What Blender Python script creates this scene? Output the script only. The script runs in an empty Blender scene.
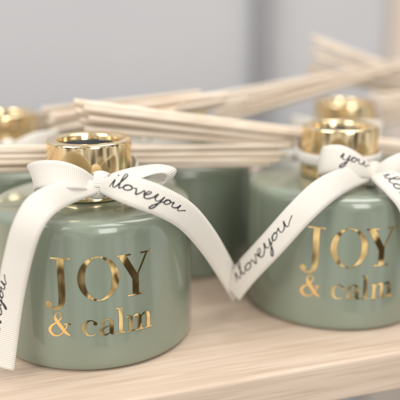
import bpy, bmesh, math, random
from mathutils import Vector, Matrix
random.seed(4)
S = bpy.context.scene
C = S.collection
R = math.radians

# ------------------------------------------------------------ camera frame
FPX, PITCH, H = 700.0, R(15.2), 0.132
CAM = Vector((0, 0, H))
FW = Vector((0, math.cos(PITCH), -math.sin(PITCH)))
UP = Vector((0, math.sin(PITCH), math.cos(PITCH)))
def at(px, py, Y):
    d = FW + Vector((1, 0, 0)) * ((px - 200) / FPX) + UP * ((200 - py) / FPX)
    return CAM + d * (Y / d.y)

# ------------------------------------------------------------ materials
def mat(name):
    m = bpy.data.materials.new(name); m.use_nodes = True
    nt = m.node_tree
    return m, nt, nt.nodes['Principled BSDF']
def N(nt, t, **kw):
    n = nt.nodes.new(t)
    for k, v in kw.items(): setattr(n, k, v)
    return n
def L(nt, a, b): nt.links.new(a, b)
def noise_col(nt, bs, c1, c2, scale, vec=None, detail=4, lo=.35, hi=.65):
    no = N(nt, 'ShaderNodeTexNoise'); no.inputs['Scale'].default_value = scale; no.inputs['Detail'].default_value = detail
    if vec: L(nt, vec, no.inputs['Vector'])
    cr = N(nt, 'ShaderNodeValToRGB')
    cr.color_ramp.elements[0].position = lo; cr.color_ramp.elements[1].position = hi
    cr.color_ramp.elements[0].color = (*c1, 1); cr.color_ramp.elements[1].color = (*c2, 1)
    L(nt, no.outputs['Fac'], cr.inputs['Fac']); L(nt, cr.outputs['Color'], bs.inputs['Base Color'])
    return no, cr
def bump(nt, bs, h, strength, dist):
    b = N(nt, 'ShaderNodeBump'); b.inputs['Strength'].default_value = strength; b.inputs['Distance'].default_value = dist
    L(nt, h, b.inputs['Height']); L(nt, b.outputs['Normal'], bs.inputs['Normal']); return b
def objvec(nt, scale):
    tc = N(nt, 'ShaderNodeTexCoord'); mp = N(nt, 'ShaderNodeMapping'); mp.inputs['Scale'].default_value = scale
    L(nt, tc.outputs['Object'], mp.inputs['Vector']); return mp.outputs['Vector']

M = {}
m, nt, b = mat('sage_glass'); M['jar'] = m
noise_col(nt, b, (.208, .246, .182), (.228, .266, .201), 30, objvec(nt, (1, 1, 1)))
b.inputs['Roughness'].default_value = .25; b.inputs['IOR'].default_value = 1.5
b.inputs['Coat Weight'].default_value = .9; b.inputs['Coat Roughness'].default_value = .05
no = N(nt, 'ShaderNodeTexNoise'); no.inputs['Scale'].default_value = 40; L(nt, objvec(nt, (1, 1, .5)), no.inputs['Vector'])
bb = bump(nt, b, no.outputs['Fac'], .035, .002); L(nt, bb.outputs['Normal'], b.inputs['Coat Normal'])

m, nt, b = mat('polished_gold'); M['gold'] = m
b.inputs['Base Color'].default_value = (.93, .745, .45, 1); b.inputs['Metallic'].default_value = 1; b.inputs['Roughness'].default_value = .13
no = N(nt, 'ShaderNodeTexNoise'); no.inputs['Scale'].default_value = 90; L(nt, objvec(nt, (1, 1, .05)), no.inputs['Vector'])
bump(nt, b, no.outputs['Fac'], .06, .002)

m, nt, b = mat('gold_foil'); M['foil'] = m
b.inputs['Base Color'].default_value = (.98, .69, .30, 1); b.inputs['Metallic'].default_value = 1; b.inputs['Roughness'].default_value = .09
no = N(nt, 'ShaderNodeTexNoise'); no.inputs['Scale'].default_value = 50; no.inputs['Detail'].default_value = .6; L(nt, objvec(nt, (1, 1, .8)), no.inputs['Vector'])
bump(nt, b, no.outputs['Fac'], .75, .006)

m, nt, b = mat('dark_stopper'); M['stopper'] = m
noise_col(nt, b, (.022, .026, .026), (.035, .04, .04), 200); b.inputs['Roughness'].default_value = .5; b.inputs['Specular IOR Level'].default_value = .25

m, nt, b = mat('reed_wood'); M['reed'] = m
no, cr = noise_col(nt, b, (.71, .575, .44), (.84, .735, .61), 500, objvec(nt, (.06, .3, 1)))
oi = N(nt, 'ShaderNodeObjectInfo'); mr = N(nt, 'ShaderNodeMapRange'); mr.inputs['To Min'].default_value = .72; mr.inputs['To Max'].default_value = 1.08
L(nt, oi.outputs['Random'], mr.inputs['Value'])
hs = N(nt, 'ShaderNodeHueSaturation'); L(nt, mr.outputs[0], hs.inputs['Value']); L(nt, cr.outputs['Color'], hs.inputs['Color']); L(nt, hs.outputs[0], b.inputs['Base Color'])
b.inputs['Roughness'].default_value = .6; bump(nt, b, no.outputs['Fac'], .25, .0006)

def ribbon_mat(name, c1, c2):
    m, nt, b = mat(name)
    uv = N(nt, 'ShaderNodeTexCoord'); sp = N(nt, 'ShaderNodeSeparateXYZ'); L(nt, uv.outputs['UV'], sp.inputs[0])
    mu = N(nt, 'ShaderNodeMath', operation='MULTIPLY'); mu.inputs[1].default_value = 2 * math.pi / .00075; L(nt, sp.outputs['X'], mu.inputs[0])
    si = N(nt, 'ShaderNodeMath', operation='SINE'); L(nt, mu.outputs[0], si.inputs[0])
    mr = N(nt, 'ShaderNodeMapRange'); mr.inputs['From Min'].default_value = -1; L(nt, si.outputs[0], mr.inputs['Value'])
    mx = N(nt, 'ShaderNodeMix', data_type='RGBA'); mx.inputs[6].default_value = (*c1, 1); mx.inputs[7].default_value = (*c2, 1)
    L(nt, mr.outputs[0], mx.inputs[0]); L(nt, mx.outputs[2], b.inputs['Base Color'])
    b.inputs['Roughness'].default_value = .75; b.inputs['Sheen Weight'].default_value = .15
    bump(nt, b, mr.outputs[0], .45, .0003)
    return m
M['ribbon'] = ribbon_mat('cream_grosgrain', (.685, .64, .565), (.80, .76, .69))
m, nt, b = mat('black_ink'); M['ink'] = m
noise_col(nt, b, (.02, .02, .022), (.045, .045, .05), 300); b.inputs['Roughness'].default_value = .6

m, nt, b = mat('pale_wood'); M['wood'] = m
v = objvec(nt, (6, 60, 60))
no, cr = noise_col(nt, b, (.61, .475, .365), (.70, .57, .455), 2.2, v, 6, .3, .7)
n2 = N(nt, 'ShaderNodeTexNoise'); n2.inputs['Scale'].default_value = 7; n2.inputs['Detail'].default_value = 7; n2.inputs['Distortion'].default_value = .6; L(nt, objvec(nt, (3, 60, 60)), n2.inputs['Vector'])
cr2 = N(nt, 'ShaderNodeValToRGB'); cr2.color_ramp.elements[0].position = .3; cr2.color_ramp.elements[0].color = (.85, .80, .75, 1); cr2.color_ramp.elements[1].position = .56; cr2.color_ramp.elements[1].color = (1, 1, 1, 1)
L(nt, n2.outputs['Fac'], cr2.inputs['Fac'])
mx = N(nt, 'ShaderNodeMix', data_type='RGBA', blend_type='MULTIPLY'); mx.inputs[0].default_value = 1
L(nt, cr.outputs['Color'], mx.inputs[6]); L(nt, cr2.outputs['Color'], mx.inputs[7]); L(nt, mx.outputs[2], b.inputs['Base Color'])
b.inputs['Roughness'].default_value = .5; bump(nt, b, n2.outputs['Fac'], .15, .001)

m, nt, b = mat('grey_plaster'); M['wall'] = m
no, cr = noise_col(nt, b, (.44, .45, .475), (.57, .58, .60), 4, None, 2); b.inputs['Roughness'].default_value = .8
m, nt, b = mat('grey_metal'); M['post'] = m
noise_col(nt, b, (.26, .26, .28), (.31, .31, .33), 20); b.inputs['Roughness'].default_value = .5
m, nt, b = mat('peach_panel'); M['panel'] = m
noise_col(nt, b, (.60, .52, .455), (.68, .59, .525), 8, objvec(nt, (8, 8, .6))); b.inputs['Roughness'].default_value = .6

# ------------------------------------------------------------ builders
def link(name, me, m, parent=None, smooth=True):
    o = bpy.data.objects.new(name, me); C.objects.link(o)
    me.materials.append(m)
    if smooth:
        for p in me.polygons: p.use_smooth = True
    if parent: o.parent = parent
    return o
def mesh(verts, faces):
    me = bpy.data.meshes.new('m'); me.from_pydata([tuple(v) for v in verts], [], faces); me.update(); return me
def empty(name, loc, label, cat, group=None):
    o = bpy.data.objects.new(name, None); C.objects.link(o); o.location = loc; o.empty_display_size = .01
    o['label'] = label; o['category'] = cat
    if group: o['group'] = group
    return o
def dup(o, parent=None):
    c = o.copy(); C.objects.link(c)
    if parent: c.parent = parent
    for ch in list(o.children): dup(ch, c)
    return c
def lathe(prof, seg=112):
    vs, fs = [], []
    for r, z in prof:
        for k in range(seg):
            a = 2 * math.pi * k / seg; vs.append((r * math.cos(a), r * math.sin(a), z))
    for i in range(len(prof) - 1):
        for k in range(seg):
            k2 = (k + 1) % seg
            fs.append((i * seg + k, i * seg + k2, (i + 1) * seg + k2, (i + 1) * seg + k))
    if prof[0][0] > 1e-6 : fs.append(tuple(reversed(range(seg))))
    n = (len(prof) - 1) * seg
    fs.append(tuple(range(n, n + seg)))
    return mesh(vs, fs)
def cr_eval(P, t):
    n = len(P) - 1; i = min(int(t * n), n - 1); u = t * n - i
    p1, p2 = P[i], P[i + 1]
    p0 = P[i - 1] if i > 0 else p1 + (p1 - p2)
    p3 = P[i + 2] if i + 2 <= n else p2 + (p2 - p1)
    return .5 * ((2 * p1) + (p2 - p0) * u + (2 * p0 - 5 * p1 + 4 * p2 - p3) * u * u + (3 * p1 - p0 - 3 * p2 + p3) * u ** 3)
def smooth_profile(pts, n):
    P = [Vector((a, b, 0)) for a, b in pts]
    return [(max(q.x, 0), q.y) for q in (cr_eval(P, k / n) for k in range(n + 1))]

# ------------------------------------------------------------ foil lettering (mm)
RJ = .041
class Letters:
    def __init__(s): s.v, s.f, s.k = [], [], 0
    def strip(s, pts, w, curve=True, n=None):
        s.k += 1
        P = [Vector((*p, 0)) for p in pts]
        if not hasattr(w, '__len__'): w = [w] * len(P)
        W = [Vector((x, 0, 0)) for x in w]
        n = n or max(6, 7 * (len(P) - 1))
        base = len(s.v)
        for k in range(n + 1):
            t = k / n; p = cr_eval(P, t); e = 1e-3
            d = cr_eval(P, min(t + e, 1)) - cr_eval(P, max(t - e, 0)); d.normalize()
            q = Vector((-d.y, d.x, 0)); ww = max(cr_eval(W, t).x, .2) / 2
            for c in (-1, 0, 1):
                r = p + q * ww * c; s.v.append((r.x, r.y, s.k))
        for k in range(n):
            for c in range(2):
                a = base + k * 3 + c; s.f.append((a, a + 1, a + 4, a + 3))
    def ring(s, cx, cy, a, b, a2, b2, n=56):
        s.k += 1; base = len(s.v)
        for k in range(n):
            t = 2 * math.pi * k / n
            s.v.append((cx + a * math.cos(t), cy + b * math.sin(t), s.k)); s.v.append((cx + a2 * math.cos(t), cy + b2 * math.sin(t), s.k))
        for k in range(n):
            i = base + 2 * k; j = base + 2 * ((k + 1) % n); s.f.append((i, j, j + 1, i + 1))
    def disc(s, cx, cy, r, n=18):
        s.k += 1; base = len(s.v); s.v.append((cx, cy, s.k))
        for k in range(n):
            t = 2 * math.pi * k / n; s.v.append((cx + r * math.cos(t), cy + r * math.sin(t), s.k))
        for k in range(n): s.f.append((base, base + 1 + k, base + 1 + (k + 1) % n))
    def wrap(s, z0, tilt=0):
        out = []
        for x, y, k in s.v:
            X = x * math.cos(tilt) - y * math.sin(tilt); Y = x * math.sin(tilt) + y * math.cos(tilt)
            a = X * .001 / RJ; r = RJ + .00008 + k * .000012
            out.append((r * math.sin(a), -r * math.cos(a), z0 + Y * .001))
        me = mesh(out, s.f)
        bm = bmesh.new(); bm.from_mesh(me)
        for f in bm.faces:
            c = f.calc_center_median()
            if f.normal.dot(Vector((c.x, c.y, 0))) < 0: f.normal_flip()
        bm.to_mesh(me); bm.free(); return me
def word_joy():
    t = Letters()
    t.strip([(-13.2, 16.4), (-13.2, 9), (-13.2, 3), (-13.5, -.8), (-14.7, -3), (-16.8, -3.7), (-18.9, -2.8)], [2.6, 2.6, 2.6, 2.3, 1.5, .8, .6], n=48)
    t.disc(-18.4, -1.9, 1.35); t.strip([(-17.0, 16.2), (-9.6, 16.2)], .55)
    t.ring(.35, 8.25, 7.6, 8.6, 5.0, 8.1)
    t.strip([(9.3, 16.2), (14.1, 7.4)], 2.6); t.strip([(19.2, 16.2), (14.7, 7.2)], .7)
    t.strip([(14.3, 8.3), (14.3, .2)], 2.5)
    t.strip([(7.0, 16.2), (12.6, 16.2)], .55); t.strip([(16.5, 16.2), (21.6, 16.2)], .55); t.strip([(11.0, .3), (17.6, .3)], .55)
    return t
def word_calm():
    t = Letters()
    amp = [(-10.9, .4), (-12.6, 1.6), (-14.4, 4.1), (-16.0, 6.4), (-16.2, 8.2), (-15.1, 9.4), (-13.9, 8.6), (-14.1, 7.1), (-15.8, 5.4), (-17.9, 3.8), (-18.7, 2.0), (-17.6, .3), (-15.6, 0), (-13.6, 1.4), (-12.3, 3.4), (-11.8, 4.7)]
    t.strip(amp, [.6, 1.2, 1.5, 1.3, .7, .5, .8, .7, .5, .9, 1.3, 1.0, .5, .45, .45, .45], n=110)
    t.strip([(-13.0, 4.9), (-10.5, 4.9)], .5)
    pts, ws = [], []
    for d in range(42, 320, 14):
        a = R(d); pts.append((-3.1 + 2.5 * math.cos(a), 3.25 + 3.05 * math.sin(a))); ws.append(.36 + 1.2 * max(0, -math.cos(a)) ** 1.3)
    t.strip(pts, ws, n=60); t.disc(-1.45, 5.0, .75)
    t.strip([(4.5, 5), (4.5, 3), (4.5, 1.1), (4.9, .35), (6.0, .4)], [1.5, 1.5, 1.4, .8, .35])
    t.strip([(4.5, 4.8), (4.0, 6.0), (2.7, 6.4), (1.4, 5.9), (.9, 5.1)], [1.5, .9, .4, .45, .6]); t.disc(1.25, 5.0, .7)
    t.strip([(4.4, 3.8), (2.6, 3.4), (1.0, 2.6), (.8, 1.3), (1.6, .3), (3.0, .4), (4.3, 1.5)], [.4, .5, 1.1, 1.5, .8, .4, .35])
    t.strip([(8, 10.4), (8, .2)], 1.5); t.strip([(6.4, .25), (9.6, .25)], .45); t.strip([(6.4, 10.2), (8, 10.3)], .45)
    for x in (11.8, 15.5, 19.2):
        t.strip([(x, 6.3 if x < 12 else 5.0), (x, .2)], 1.5); t.strip([(x - 1.5, .25), (x + 1.5, .25)], .45)
        if x < 19: t.strip([(x + .3, 4.6), (x + 1.2, 5.9), (x + 2.4, 6.4), (x + 3.4, 5.9), (x + 3.7, 4.6)], [.35, .45, .8, 1.3, 1.5])
    t.strip([(10.2, 6.2), (11.8, 6.3)], .45)
    return t

# ------------------------------------------------------------ the jar
def make_diffuser(loc, label, rot):
    root = empty('reed_diffuser', loc, label, 'reed diffuser', 'sage green reed diffusers on the shelf')
    root.rotation_euler.z = rot
    prof = [(32, 1.2), (35, .2), (38.0, .15), (39.8, .8), (40.7, 2.0), (41, 4.0), (41, 9), (41, 20), (41, 36), (41, 50), (41, 53.6), (40.6, 55.9), (39.5, 57.5), (37.6, 58.4), (35, 58.75), (29, 58.95), (22, 59.2), (17.5, 59.5), (15.7, 60.4), (15.5, 68)]
    jar = link('jar', lathe([(r / 1000, z / 1000) for r, z in smooth_profile(prof, 95)]), M['jar'], root)
    a = link('lettering', word_joy().wrap(.0295), M['foil'], jar); a['label'] = 'gold foil word JOY'
    a = link('lettering', word_calm().wrap(.0152), M['foil'], jar); a['label'] = 'gold foil words & calm'
    cp = [(15.9, 59.9), (16.9, 59.8), (17.3, 60.1), (17.35, 60.5), (17.35, 62.4), (17.2, 62.8), (17.1, 63.4), (17.1, 72), (17.1, 80.9), (17.05, 81.4), (16.9, 81.85), (16.6, 82.15), (16.1, 82.28), (14.6, 82.28), (13.4, 82.2), (12.8, 81.95), (12.5, 81.5), (12.4, 80.5), (12.3, 77.5)]
    link('collar', lathe([(r / 1000, z / 1000) for r, z in cp]), M['gold'], root)
    sp = [(12.25, 77.0), (12.25, 79.4), (11.8, 79.9), (9.4, 80.0), (8.8, 79.4), (8.4, 78.8), (.05, 78.7)]
    link('stopper', lathe([(r / 1000, z / 1000) for r, z in sp], 64), M['stopper'], root)
    return root
PLt = Vector((-.0447, .278, 0)); PRt = Vector((.0630, .3125, 0))
PML = Vector((-.1000, .353, 0)); PMC = Vector((-.013, .370, 0)); PMR = Vector((.082, .397, 0)); PFR = Vector((.192, .435, 0))
dL = make_diffuser(PLt, 'sharp front left sage green diffuser jar reading JOY & calm, gold collar', R(10.5))
def copy_d(p, rot, label):
    d = dup(dL); d.location = p; d.rotation_euler.z = rot; d['label'] = label; return d
dR = copy_d(PRt, R(-3), 'front right sage green diffuser jar reading JOY & calm, cut by the frame edge')
copy_d(PML, R(70), 'blurred diffuser jar at the far left, half hidden behind the front left jar')
copy_d(PMC, R(140), 'blurred green diffuser jar in the gap between the two front jars')
copy_d(PMR, R(75), 'blurred diffuser jar whose gold collar shows behind the front right jar')

# ------------------------------------------------------------ ribbons
def sheet(name, ctrl, parent, org, n=70, across=6, crown=.0004):
    """ctrl: list of (centre, width vector)"""
    P = [c - org for c, w in ctrl]; W = [w for c, w in ctrl]
    vs, fs, uvs = [], [], []
    cen = [cr_eval(P, k / n) for k in range(n + 1)]; wid = [cr_eval(W, k / n) for k in range(n + 1)]
    s = [0]
    for k in range(n): s.append(s[-1] + (cen[k + 1] - cen[k]).length)
    frames = []
    for k in range(n + 1):
        T = (cen[min(k + 1, n)] - cen[max(k - 1, 0)]).normalized(); nn = T.cross(wid[k]).normalized()
        frames.append((cen[k], wid[k], nn))
        for j in range(across + 1):
            q = j / across - .5
            vs.append(cen[k] + wid[k] * q + nn * crown * (1 - 4 * q * q)); uvs.append((s[k], q * .011))
    for k in range(n):
        for j in range(across):
            a = k * (across + 1) + j; fs.append((a, a + across + 1, a + across + 2, a + 1))
    me = mesh(vs, fs); ul = me.uv_layers.new(name='UVMap')
    for lp in me.loops: ul.data[lp.index].uv = uvs[lp.vertex_index]
    o = link(name, me, M['ribbon'], parent)
    md = o.modifiers.new('thick', 'SOLIDIFY'); md.thickness = .0004; md.offset = 0
    def pos(u, v, off):
        k = 0
        u = min(max(u, 0), s[-1] - 1e-6)
        while s[k + 1] < u: k += 1
        f = (u - s[k]) / (s[k + 1] - s[k])
        c = frames[k][0].lerp(frames[k + 1][0], f); w = frames[k][1].lerp(frames[k + 1][1], f); nn = frames[k][2].lerp(frames[k + 1][2], f).normalized()
        q = v / max(w.length, 1e-6)
        return c + w.normalized() * v + nn * (crown * (1 - 4 * q * q) + off)
    return o, pos, s[-1]
def tail_ctrl(pts, width, nf):
    out = []
    for i, p in enumerate(pts):
        T = (pts[min(i + 1, len(pts) - 1)] - pts[max(i - 1, 0)]).normalized(); n_ = nf(p)
        w = n_.cross(T).normalized()
        ww = width[i] if hasattr(width, '__len__') else width
        out.append((p, w * ww))
    return out
SCR = {
 'i': [[(0, .1), (.25, .95), (.3, .3), (.5, 0), (.75, .25)], [(.3, 1.45), (.36, 1.6)]],
 'l': [[(.75, .25), (1.15, 1.5), (1.1, 2.0), (.9, 1.8), (.95, .6), (1.15, 0), (1.4, .2)]],
 'o': [[(1.4, .2), (1.75, .95), (1.5, .6), (1.6, .1), (1.9, .05), (2.1, .5), (1.95, .95), (1.75, .9), (2.1, .75), (2.35, .9)]],
 'v': [[(2.35, .9), (2.5, .3), (2.65, 0), (2.9, .6), (3.0, .95), (3.2, .75)]],
 'e': [[(3.2, .75), (3.3, .4), (3.6, .6), (3.7, .9), (3.5, 1.0), (3.35, .6), (3.45, .1), (3.75, .05), (4.05, .4)]],
 'y': [[(4.05, .4), (4.2, .95), (4.2, .4), (4.4, .1), (4.65, .3), (4.8, .95), (4.75, 0), (4.6, -.8), (4.35, -1.0), (4.3, -.7), (4.7, -.1), (5.1, .3)]],
 'p': [[(5.1, .3), (5.35, .9), (5.15, .6), (5.25, .1), (5.5, .05), (5.7, .5), (5.55, .95), (5.4, .85), (5.75, .72), (5.95, .95)]],
 'u': [[(5.95, .95), (5.95, .4), (6.1, .05), (6.4, .3), (6.55, .95), (6.55, .35), (6.75, .05), (7.1, .4), (7.5, .7)]]}
def handwriting(parent, pos, u0, letters='iloveypu', sx=.0043, sy=.0026, v0=-.0006, wd=.00032, ph=0):
    vs, fs = [], []; x0 = SCR[letters[0]][0][0][0]
    def jit(x, y):   # loose hand: slant, drifting baseline, changing size
        return (x + .22 * y + .07 * math.sin(3.1 * x + ph), y * (1 + .2 * math.sin(1.7 * x + 1 + ph)) + .17 * math.sin(1.3 * x + ph))
    for ch in letters:
        for st in SCR[ch]:
            P = [Vector((u0 + (x - x0) * sx, v0 + y * sy, 0)) for x, y in (jit(*q) for q in st)]; n = 9 * (len(P) - 1); base = len(vs)
            for k in range(n + 1):
                t = k / n; p = cr_eval(P, t); d = cr_eval(P, min(t + .004, 1)) - cr_eval(P, max(t - .004, 0)); d.normalize()
                w = wd * (.5 + .35 * abs(d.y) + .16 * math.sin(9 * t + ord(ch)))
                for c in (-1, 1): vs.append(pos(p.x - d.y * w * c, p.y + d.x * w * c, .00028 + .000004 * (k % 3)))
            for k in range(n):
                a = base + 2 * k; fs.append((a, a + 1, a + 3, a + 2))
    return link('handwriting', mesh(vs, fs), M['ink'], parent)
Z = Vector((0, 0, 1))
def wl_(pts, ws): return [(p, Vector(q[:3]).normalized() * q[3]) for p, q in zip(pts, ws)]
def loop_ctrl(pts, ws, lean):
    return [(p, (Z + lean * .15 + Vector((0, .22, 0))).normalized() * w) for p, w in zip(pts, ws)]
def neck_band(root, c, zf=.0665):
    ct = []
    for k in range(25):
        a = 2 * math.pi * k / 24 - math.pi / 2; back = max(0, math.sin(a)) ** 2
        r = .0182 + .0105 * back
        ct.append((Vector((c.x + r * math.cos(a), c.y + r * math.sin(a), zf + .003 * back)), Z * .005))
    sheet('neck_band', ct, root, c, 96, 4, .0006)
def knot(root, c, org, tilt=0, w=.0062):
    ct = []
    for k in range(17):
        a = 2 * math.pi * k / 16
        off = Vector((0, -.0030 * math.cos(a), .0044 * math.sin(a)))
        off.x = off.z * math.sin(tilt)
        ct.append((c + off, Vector((1, 0, -math.sin(tilt) * .4)).normalized() * -w * (1 - .2 * math.cos(a))))
    sheet('knot', ct, root, org, 64, 8, .0009)
def fr(lst): return [at(*p) for p in lst]
def cam_n(c):
    def f(p):
        rad = Vector((p.x - c.x, p.y - c.y, 0)).normalized()
        return (rad * .6 + Vector((0, -.8, .38))).normalized()
    return f
RW = .0108
# front left bow
rl = empty('ribbon_bow', PLt, 'cream handwritten ribbon bow tied round the front left jar, long tails', 'ribbon', 'cream ribbon bows on the jars')
neck_band(rl, PLt, .0675); knot(rl, at(99, 185, .2555), PLt, .25)
# left loop: flat and folded, drooping
lp = fr([(98, 186, .2540), (82, 179, .2500), (64, 175, .2487), (46, 174, .2495), (33, 176, .2535), (33, 181, .2610), (52, 185, .2600), (76, 187, .2585), (98, 187, .2565)])
ww = [(.05, .2, 1, .0045), (.06, .32, 1, .0076), (-.05, .42, 1, .0100), (-.20, .42, 1, .0104), (-.35, .35, 1, .0098), (-.25, .20, 1, .0094), (-.1, .15, 1, .0092), (0, .15, 1, .0075), (0, .2, 1, .0045)]
sheet('bow_loop', wl_(lp, ww), rl, PLt, 90, 8, .0005)
# right loop: thin, pointed and open, band turned edge-on, tucked behind the lettered tail
lp = fr([(99, 186, .2545), (117, 180, .2530), (138, 173, .2545), (158, 169, .2570), (171, 172, .2590), (167, 181, .2600), (150, 188, .2580), (124, 190, .2565), (101, 187, .2555)])
ww = [(0, .5, 1, .0045), (-.15, .8, .6, .0078), (-.1, .9, .35, .0086), (.1, .9, .18, .0086), (.4, .9, .05, .0084), (.2, .9, -.1, .0086), (.0, .9, .1, .0086), (0, .8, .5, .0075), (0, .5, 1, .0045)]
sheet('bow_loop', wl_(lp, ww), rl, PLt, 90)
tl = fr([(101, 186, .2520), (116, 187, .2450), (138, 193, .2420), (164, 203, .2440), (187, 217, .2500), (207, 240, .2610), (224, 267, .2750), (237, 291, .2880)])
o, pos, ln = sheet('ribbon_tail', tail_ctrl(tl, [.005, .0090, RW, RW, RW, RW, RW, RW], cam_n(PLt)), rl, PLt, 110)
handwriting(o, pos, .0068, sx=.0042)
tl = fr([(1, 367, .2330), (5, 334, .2340), (10, 298, .2345), (17, 262, .2335), (27, 228, .2322), (42, 205, .2362), (68, 192, .2470), (96, 187, .2525)])
o, pos, ln = sheet('ribbon_tail', tail_ctrl(tl, [RW, RW, RW, RW, RW, RW, .0090, .005], cam_n(PLt)), rl, PLt, 110)
handwriting(o, pos, .0075, sx=.0037, sy=.0021, v0=.0022, ph=1.3)
# front right bow
rr = empty('ribbon_bow', PRt, 'cream handwritten ribbon bow on the front right jar, tail crossing to the left', 'ribbon', 'cream ribbon bows on the jars')
neck_band(rr, PRt, .0685); knot(rr, at(373, 174, .2905), PRt, .1)
# broad left loop folding across the front of the collar (runs from the back, round its left end, to the front)
lp = fr([(372, 175, .2940), (352, 171, .2938), (333, 168, .2948), (321, 164, .2915), (324, 160, .2860), (341, 160, .2825), (359, 166, .2835), (373, 173, .2880)])
ww = [(0, .1, 1, .0045), (0, .1, 1, .0085), (0, .15, 1, .0104), (.12, .22, 1, .0112), (.12, .26, 1, .0118), (.08, .28, 1, .0120), (.02, .25, 1, .0098), (0, .2, 1, .0045)]
o, pos, ln = sheet('bow_loop', wl_(lp, ww), rr, PRt, 90, 8, .0007)
handwriting(o, pos, ln - .0185, 'ypu', .0042, .0026, v0=.0002)
lp = fr([(374, 173, .2880), (388, 168, .2835), (404, 165, .2840), (417, 167, .2900), (409, 171, .2980), (391, 173, .2950), (374, 174, .2925)])
o, pos, ln = sheet('bow_loop', loop_ctrl(lp, [.0045, .0085, .0108, .0108, .0104, .009, .0045], Vector((.4, .6, 0))), rr, PRt, 80, 8, .001)
tl = fr([(231, 291, .2800), (246, 272, .2755), (272, 244, .2690), (300, 213, .2675), (324, 191, .2715), (347, 179, .2785), (371, 174, .2880)])
o, pos, ln = sheet('ribbon_tail', tail_ctrl(tl, [RW, RW, RW, RW, RW, .0092, .005], cam_n(PRt)), rr, PRt, 110)
handwriting(o, pos, .0060, sx=.0053, sy=.0029, v0=-.0004, ph=.6)
tl = fr([(374, 174, .2875), (384, 177, .2810), (397, 187, .2755), (411, 206, .2722), (420, 238, .2712), (426, 276, .2712)])
o, pos, ln = sheet('ribbon_tail', tail_ctrl(tl, [.005, .0092, RW, RW, RW, RW], cam_n(PRt)), rr, PRt, 90)
handwriting(o, pos, .0062, sx=.0043, ph=2)
# bows on the jars behind
def back_bow(p, label, a):
    o0 = Vector((0, 0, 0))
    root = empty('ribbon_bow', p, label, 'ribbon', 'cream ribbon bows on the jars'); root.rotation_euler.z = a
    neck_band(root, o0); knot(root, Vector((0, -.0235, .067)), o0)
    for sg in (-1, 1):
        V = [Vector((sg * x, y, z)) for x, y, z in ((0, -.0235, .067), (.010, -.0285, .0705), (.019, -.027, .0705), (.0245, -.022, .070), (.0205, -.0185, .069), (.010, -.0205, .068), (0, -.0225, .067))]
        sheet('bow_loop', loop_ctrl(V, [.005, .009, .011, .011, .011, .009, .005], Vector((sg * .4, 0, 0))), root, o0, 48)
        V = [Vector((sg * x, y, z)) for x, y, z in ((.001, -.0255, .066), (.011, -.034, .0640), (.019, -.0418, .0595), (.023, -.0400, .047), (.025, -.038, .030), (.027, -.037, .014))]
        sheet('ribbon_tail', tail_ctrl(V, [.005, .009, RW, RW, RW, RW], lambda q: Vector((q.x, q.y, .012)).normalized()), root, o0, 48)
back_bow(PML, 'blurred cream ribbon bow on the jar at the far left', R(20))
back_bow(PMC, 'blurred cream ribbon bow on the green jar in the gap', R(-34))
back_bow(PMR, 'blurred cream ribbon bow on the rear jar behind the front right one', R(-25))

# ------------------------------------------------------------ reeds
def tube(a, b, r, seg=14):
    d = (b - a).normalized(); x = d.cross(Z).normalized(); y = d.cross(x); vs, fs = [], []
    e = .0004 / (b - a).length
    rings = [(0, .82), (e, 1), (.17, 1), (.33, 1), (.5, 1.0), (.67, 1), (.83, 1), (1 - e, 1), (1, .82)]
    bow = Vector((random.uniform(-1, 1), random.uniform(-1, 1), random.uniform(-1, 1))) * .0007
    for t, q in rings:
        c = a.lerp(b, t) + bow * (4 * t * (1 - t))
        for k in range(seg):
            an = 2 * math.pi * k / seg; vs.append(c + (x * math.cos(an) + y * math.sin(an)) * r * q)
    for i in range(len(rings) - 1):
        for k in range(seg):
            k2 = (k + 1) % seg; fs.append((i * seg + k, i * seg + k2, (i + 1) * seg + k2, (i + 1) * seg + k))
    fs.append(tuple(reversed(range(seg)))); fs.append(tuple(range((len(rings) - 1) * seg, len(rings) * seg)))
    return mesh(vs, fs)
def bundle(A, Mid, length, label, slots, spreadA, rr_=.00140):
    """A: end of the bundle seen in view, Mid: where it passes the neck"""
    root = empty('reed_bundle', Mid, label, 'reeds', 'bundles of pale diffuser reeds')
    d = (Mid - A).normalized(); side = d.cross(Z).normalized(); up = side.cross(d)
    for s_ in slots:
        sx, sz, dl = s_[:3]; az = s_[3] if len(s_) > 3 else sz
        m_ = Mid + side * sx * .0029 + up * sz * .0029
        a_ = A + side * sx * .0029 * spreadA + up * az * .0029 * spreadA
        dd = (m_ - a_).normalized(); a_ = a_ + dd * dl
        link('reed', tube(a_ - Mid, a_ + dd * (length + 2.3 * dl) - Mid, rr_), M['reed'], root)
# side, height at the neck, how far the cut end lies inward, height at the cut end
S1 = [(-.5, 1.35, .0, 1.7), (.5, .8, .004, 1.05), (-.6, .35, .0012, .55), (.5, -.25, .0065, -.15), (-.5, -.75, .0035, -.65), (.3, -1.3, .0055, -1.75)]
SL = [(-.5, 1.5, .0, 1.6), (.5, 1.4, .003, 1.1), (-.5, .5, .001, .4), (.6, .4, .004, -.1), (-.5, -.5, .0045, -.8), (.5, -.8, .002, -1.3), (-.4, -1.5, .004, -1.7)]
SB = [(-.5, 1.5, .0, 1.9), (.5, 1.3, .006, 1.1), (-.5, .5, .003, .5), (.6, .4, .009, -.1), (-.5, -.5, .0055, -.7), (.5, -.8, .012, -1.2), (-.4, -1.5, .010, -1.4)]
SF = [(-.5, 1.5, .0, 1.7), (.4, .8, .004, .9), (-.4, .1, .002, .1), (.5, -.7, .003, -.8), (-.4, -1.5, .007, -1.7)]
bundle(at(73, 115, .3035), Vector((.060, .3370, .0700)), .195, 'sharp reeds from the front right jar, cut ends above the front left collar', S1, 1.14, .00148)
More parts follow.
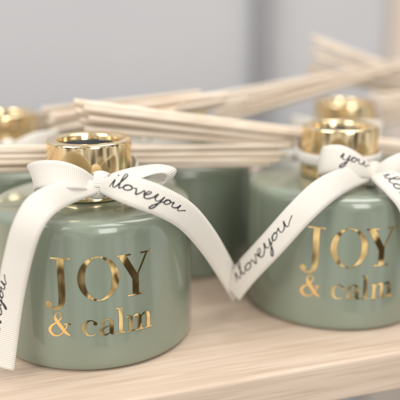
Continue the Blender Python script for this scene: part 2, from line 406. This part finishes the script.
bundle(Vector((.0425, .3250, .0655)), Vector((-.0445, .3020, .0690)), .18, 'reeds lying behind the front left collar at shoulder height', SB, .9, .00135)
bundle(at(207, 112, .392), Vector((.074, .4205, .0895)), .19, 'blurred reeds rising to the right, behind the front right collar', SL, 1.7)
bundle(at(44, 124, .343), Vector((-.013, .3465, .0868)), .079, 'blurred reeds sloping up behind the sharp reed ends', SF, 1.4)
bundle(Vector((-.062, .386, .072)), Vector((-.105, .3775, .071)), .18, 'blurred reeds behind the far left gold collar', SF, 1.4)
bundle(at(308, 54, .425), Vector((.178, .458, .073)), .21, 'blurred reeds at upper right sloping down out of the frame', SL, 2.2)
bundle(at(372, 112, .412), Vector((.178, .448, .079)), .19, 'blurred reeds at the right edge beside the rear gold collar', SL, 1.9)
copy_d(PFR, R(60), 'rearmost right diffuser jar just outside the right frame edge')

# ------------------------------------------------------------ shelf and background
def box(x0, x1, y0, y1, z0, z1):
    vs = [(x, y, z) for z in (z0, z1) for y in (y0, y1) for x in (x0, x1)]
    return mesh(vs, [(0, 2, 3, 1), (4, 5, 7, 6), (0, 1, 5, 4), (2, 6, 7, 3), (0, 4, 6, 2), (1, 3, 7, 5)])
YAW = math.atan2(.035, .1046)
sh = link('shelf', box(-.9, .9, 0, .36, -.017, 0), M['wood'], None, False)
sh.location = (-.0246, .219, 0); sh.rotation_euler.z = YAW
bv = sh.modifiers.new('b', 'BEVEL'); bv.width = .0014; bv.segments = 3
sh['label'] = 'pale wooden shelf board under the diffusers, front edge at lower right'; sh['category'] = 'shelf'
wl = link('wall', box(-2, 2, 0, .05, -1.0, 1.2), M['wall'], None, False)
wl.location = (0, .70, 0); wl.rotation_euler.z = YAW; wl['kind'] = 'structure'; wl['label'] = 'pale grey wall out of focus'; wl['category'] = 'wall'
p = at(264, 40, .705)
po = link('upright_post', box(-.0085, .0085, -.004, .006, -.6, .6), M['post'], None, False)
po.location = (p.x, .708, 0); po.rotation_euler.z = YAW; po['label'] = 'blurred grey upright post against the pale wall'; po['category'] = 'post'
bv = po.modifiers.new('b', 'BEVEL'); bv.width = .002; bv.segments = 2
p = at(398, 40, .765)
pn = link('side_panel', box(-.012, .20, -.006, .004, -.6, .6), M['panel'], None, False)
pn.location = (p.x, .765, 0); pn.rotation_euler.z = YAW; pn['label'] = 'blurred peach wooden panel at the upper right corner'; pn['category'] = 'panel'

# ------------------------------------------------------------ light
def area(name, loc, tgt, sx, sy, power, col):
    l = bpy.data.lights.new(name, 'AREA'); l.shape = 'RECTANGLE'; l.size = sx; l.size_y = sy; l.energy = power; l.color = col
    o = bpy.data.objects.new(name, l); C.objects.link(o); o.location = loc
    o.rotation_euler = (Vector(tgt) - Vector(loc)).to_track_quat('-Z', 'Y').to_euler(); return o
area('window_light', (-.75, -.35, .75), (0, .32, .04), .7, .9, 9.0, (1, .985, .97))
area('ceiling_light', (.35, .25, 1.05), (.05, .35, 0), .8, .6, 7.5, (1, .98, .95))
area('fill_light', (.40, -.65, .38), (0.02, .32, .04), .35, .7, 4.8, (1, .97, .94))  # added low fill from the camera side, brightens the gap between the jars
w = bpy.data.worlds.new('World'); S.world = w; w.use_nodes = True; nt = w.node_tree
bg = nt.nodes['Background']
tc = N(nt, 'ShaderNodeTexCoord'); mp = N(nt, 'ShaderNodeMapping'); mp.inputs['Scale'].default_value = (2.4, 2.4, .9); mp.inputs['Location'].default_value = (.3, .1, 0)
L(nt, tc.outputs['Generated'], mp.inputs['Vector'])
no = N(nt, 'ShaderNodeTexNoise'); no.inputs['Scale'].default_value = 2.4; no.inputs['Detail'].default_value = 1.5; L(nt, mp.outputs[0], no.inputs['Vector'])
cr = N(nt, 'ShaderNodeValToRGB'); e = cr.color_ramp.elements
e[0].position = .42; e[0].color = (.06, .05, .042, 1); e[1].position = .58; e[1].color = (1.0, .985, .96, 1)
L(nt, no.outputs['Fac'], cr.inputs['Fac']); L(nt, cr.outputs['Color'], bg.inputs['Color']); bg.inputs['Strength'].default_value = .95

# ------------------------------------------------------------ camera
cd = bpy.data.cameras.new('camera'); co = bpy.data.objects.new('camera', cd); C.objects.link(co)
co.location = CAM; co.rotation_euler = (math.pi / 2 - PITCH, 0, 0)
cd.sensor_width = 36; cd.lens = 36 * FPX / 400; cd.clip_start = .01; cd.clip_end = 20
cd.dof.use_dof = True; cd.dof.focus_distance = .264; cd.dof.aperture_fstop = 5.2
S.camera = co
S.view_settings.view_transform = 'Standard'; S.view_settings.look = 'None'; S.view_settings.exposure = 0
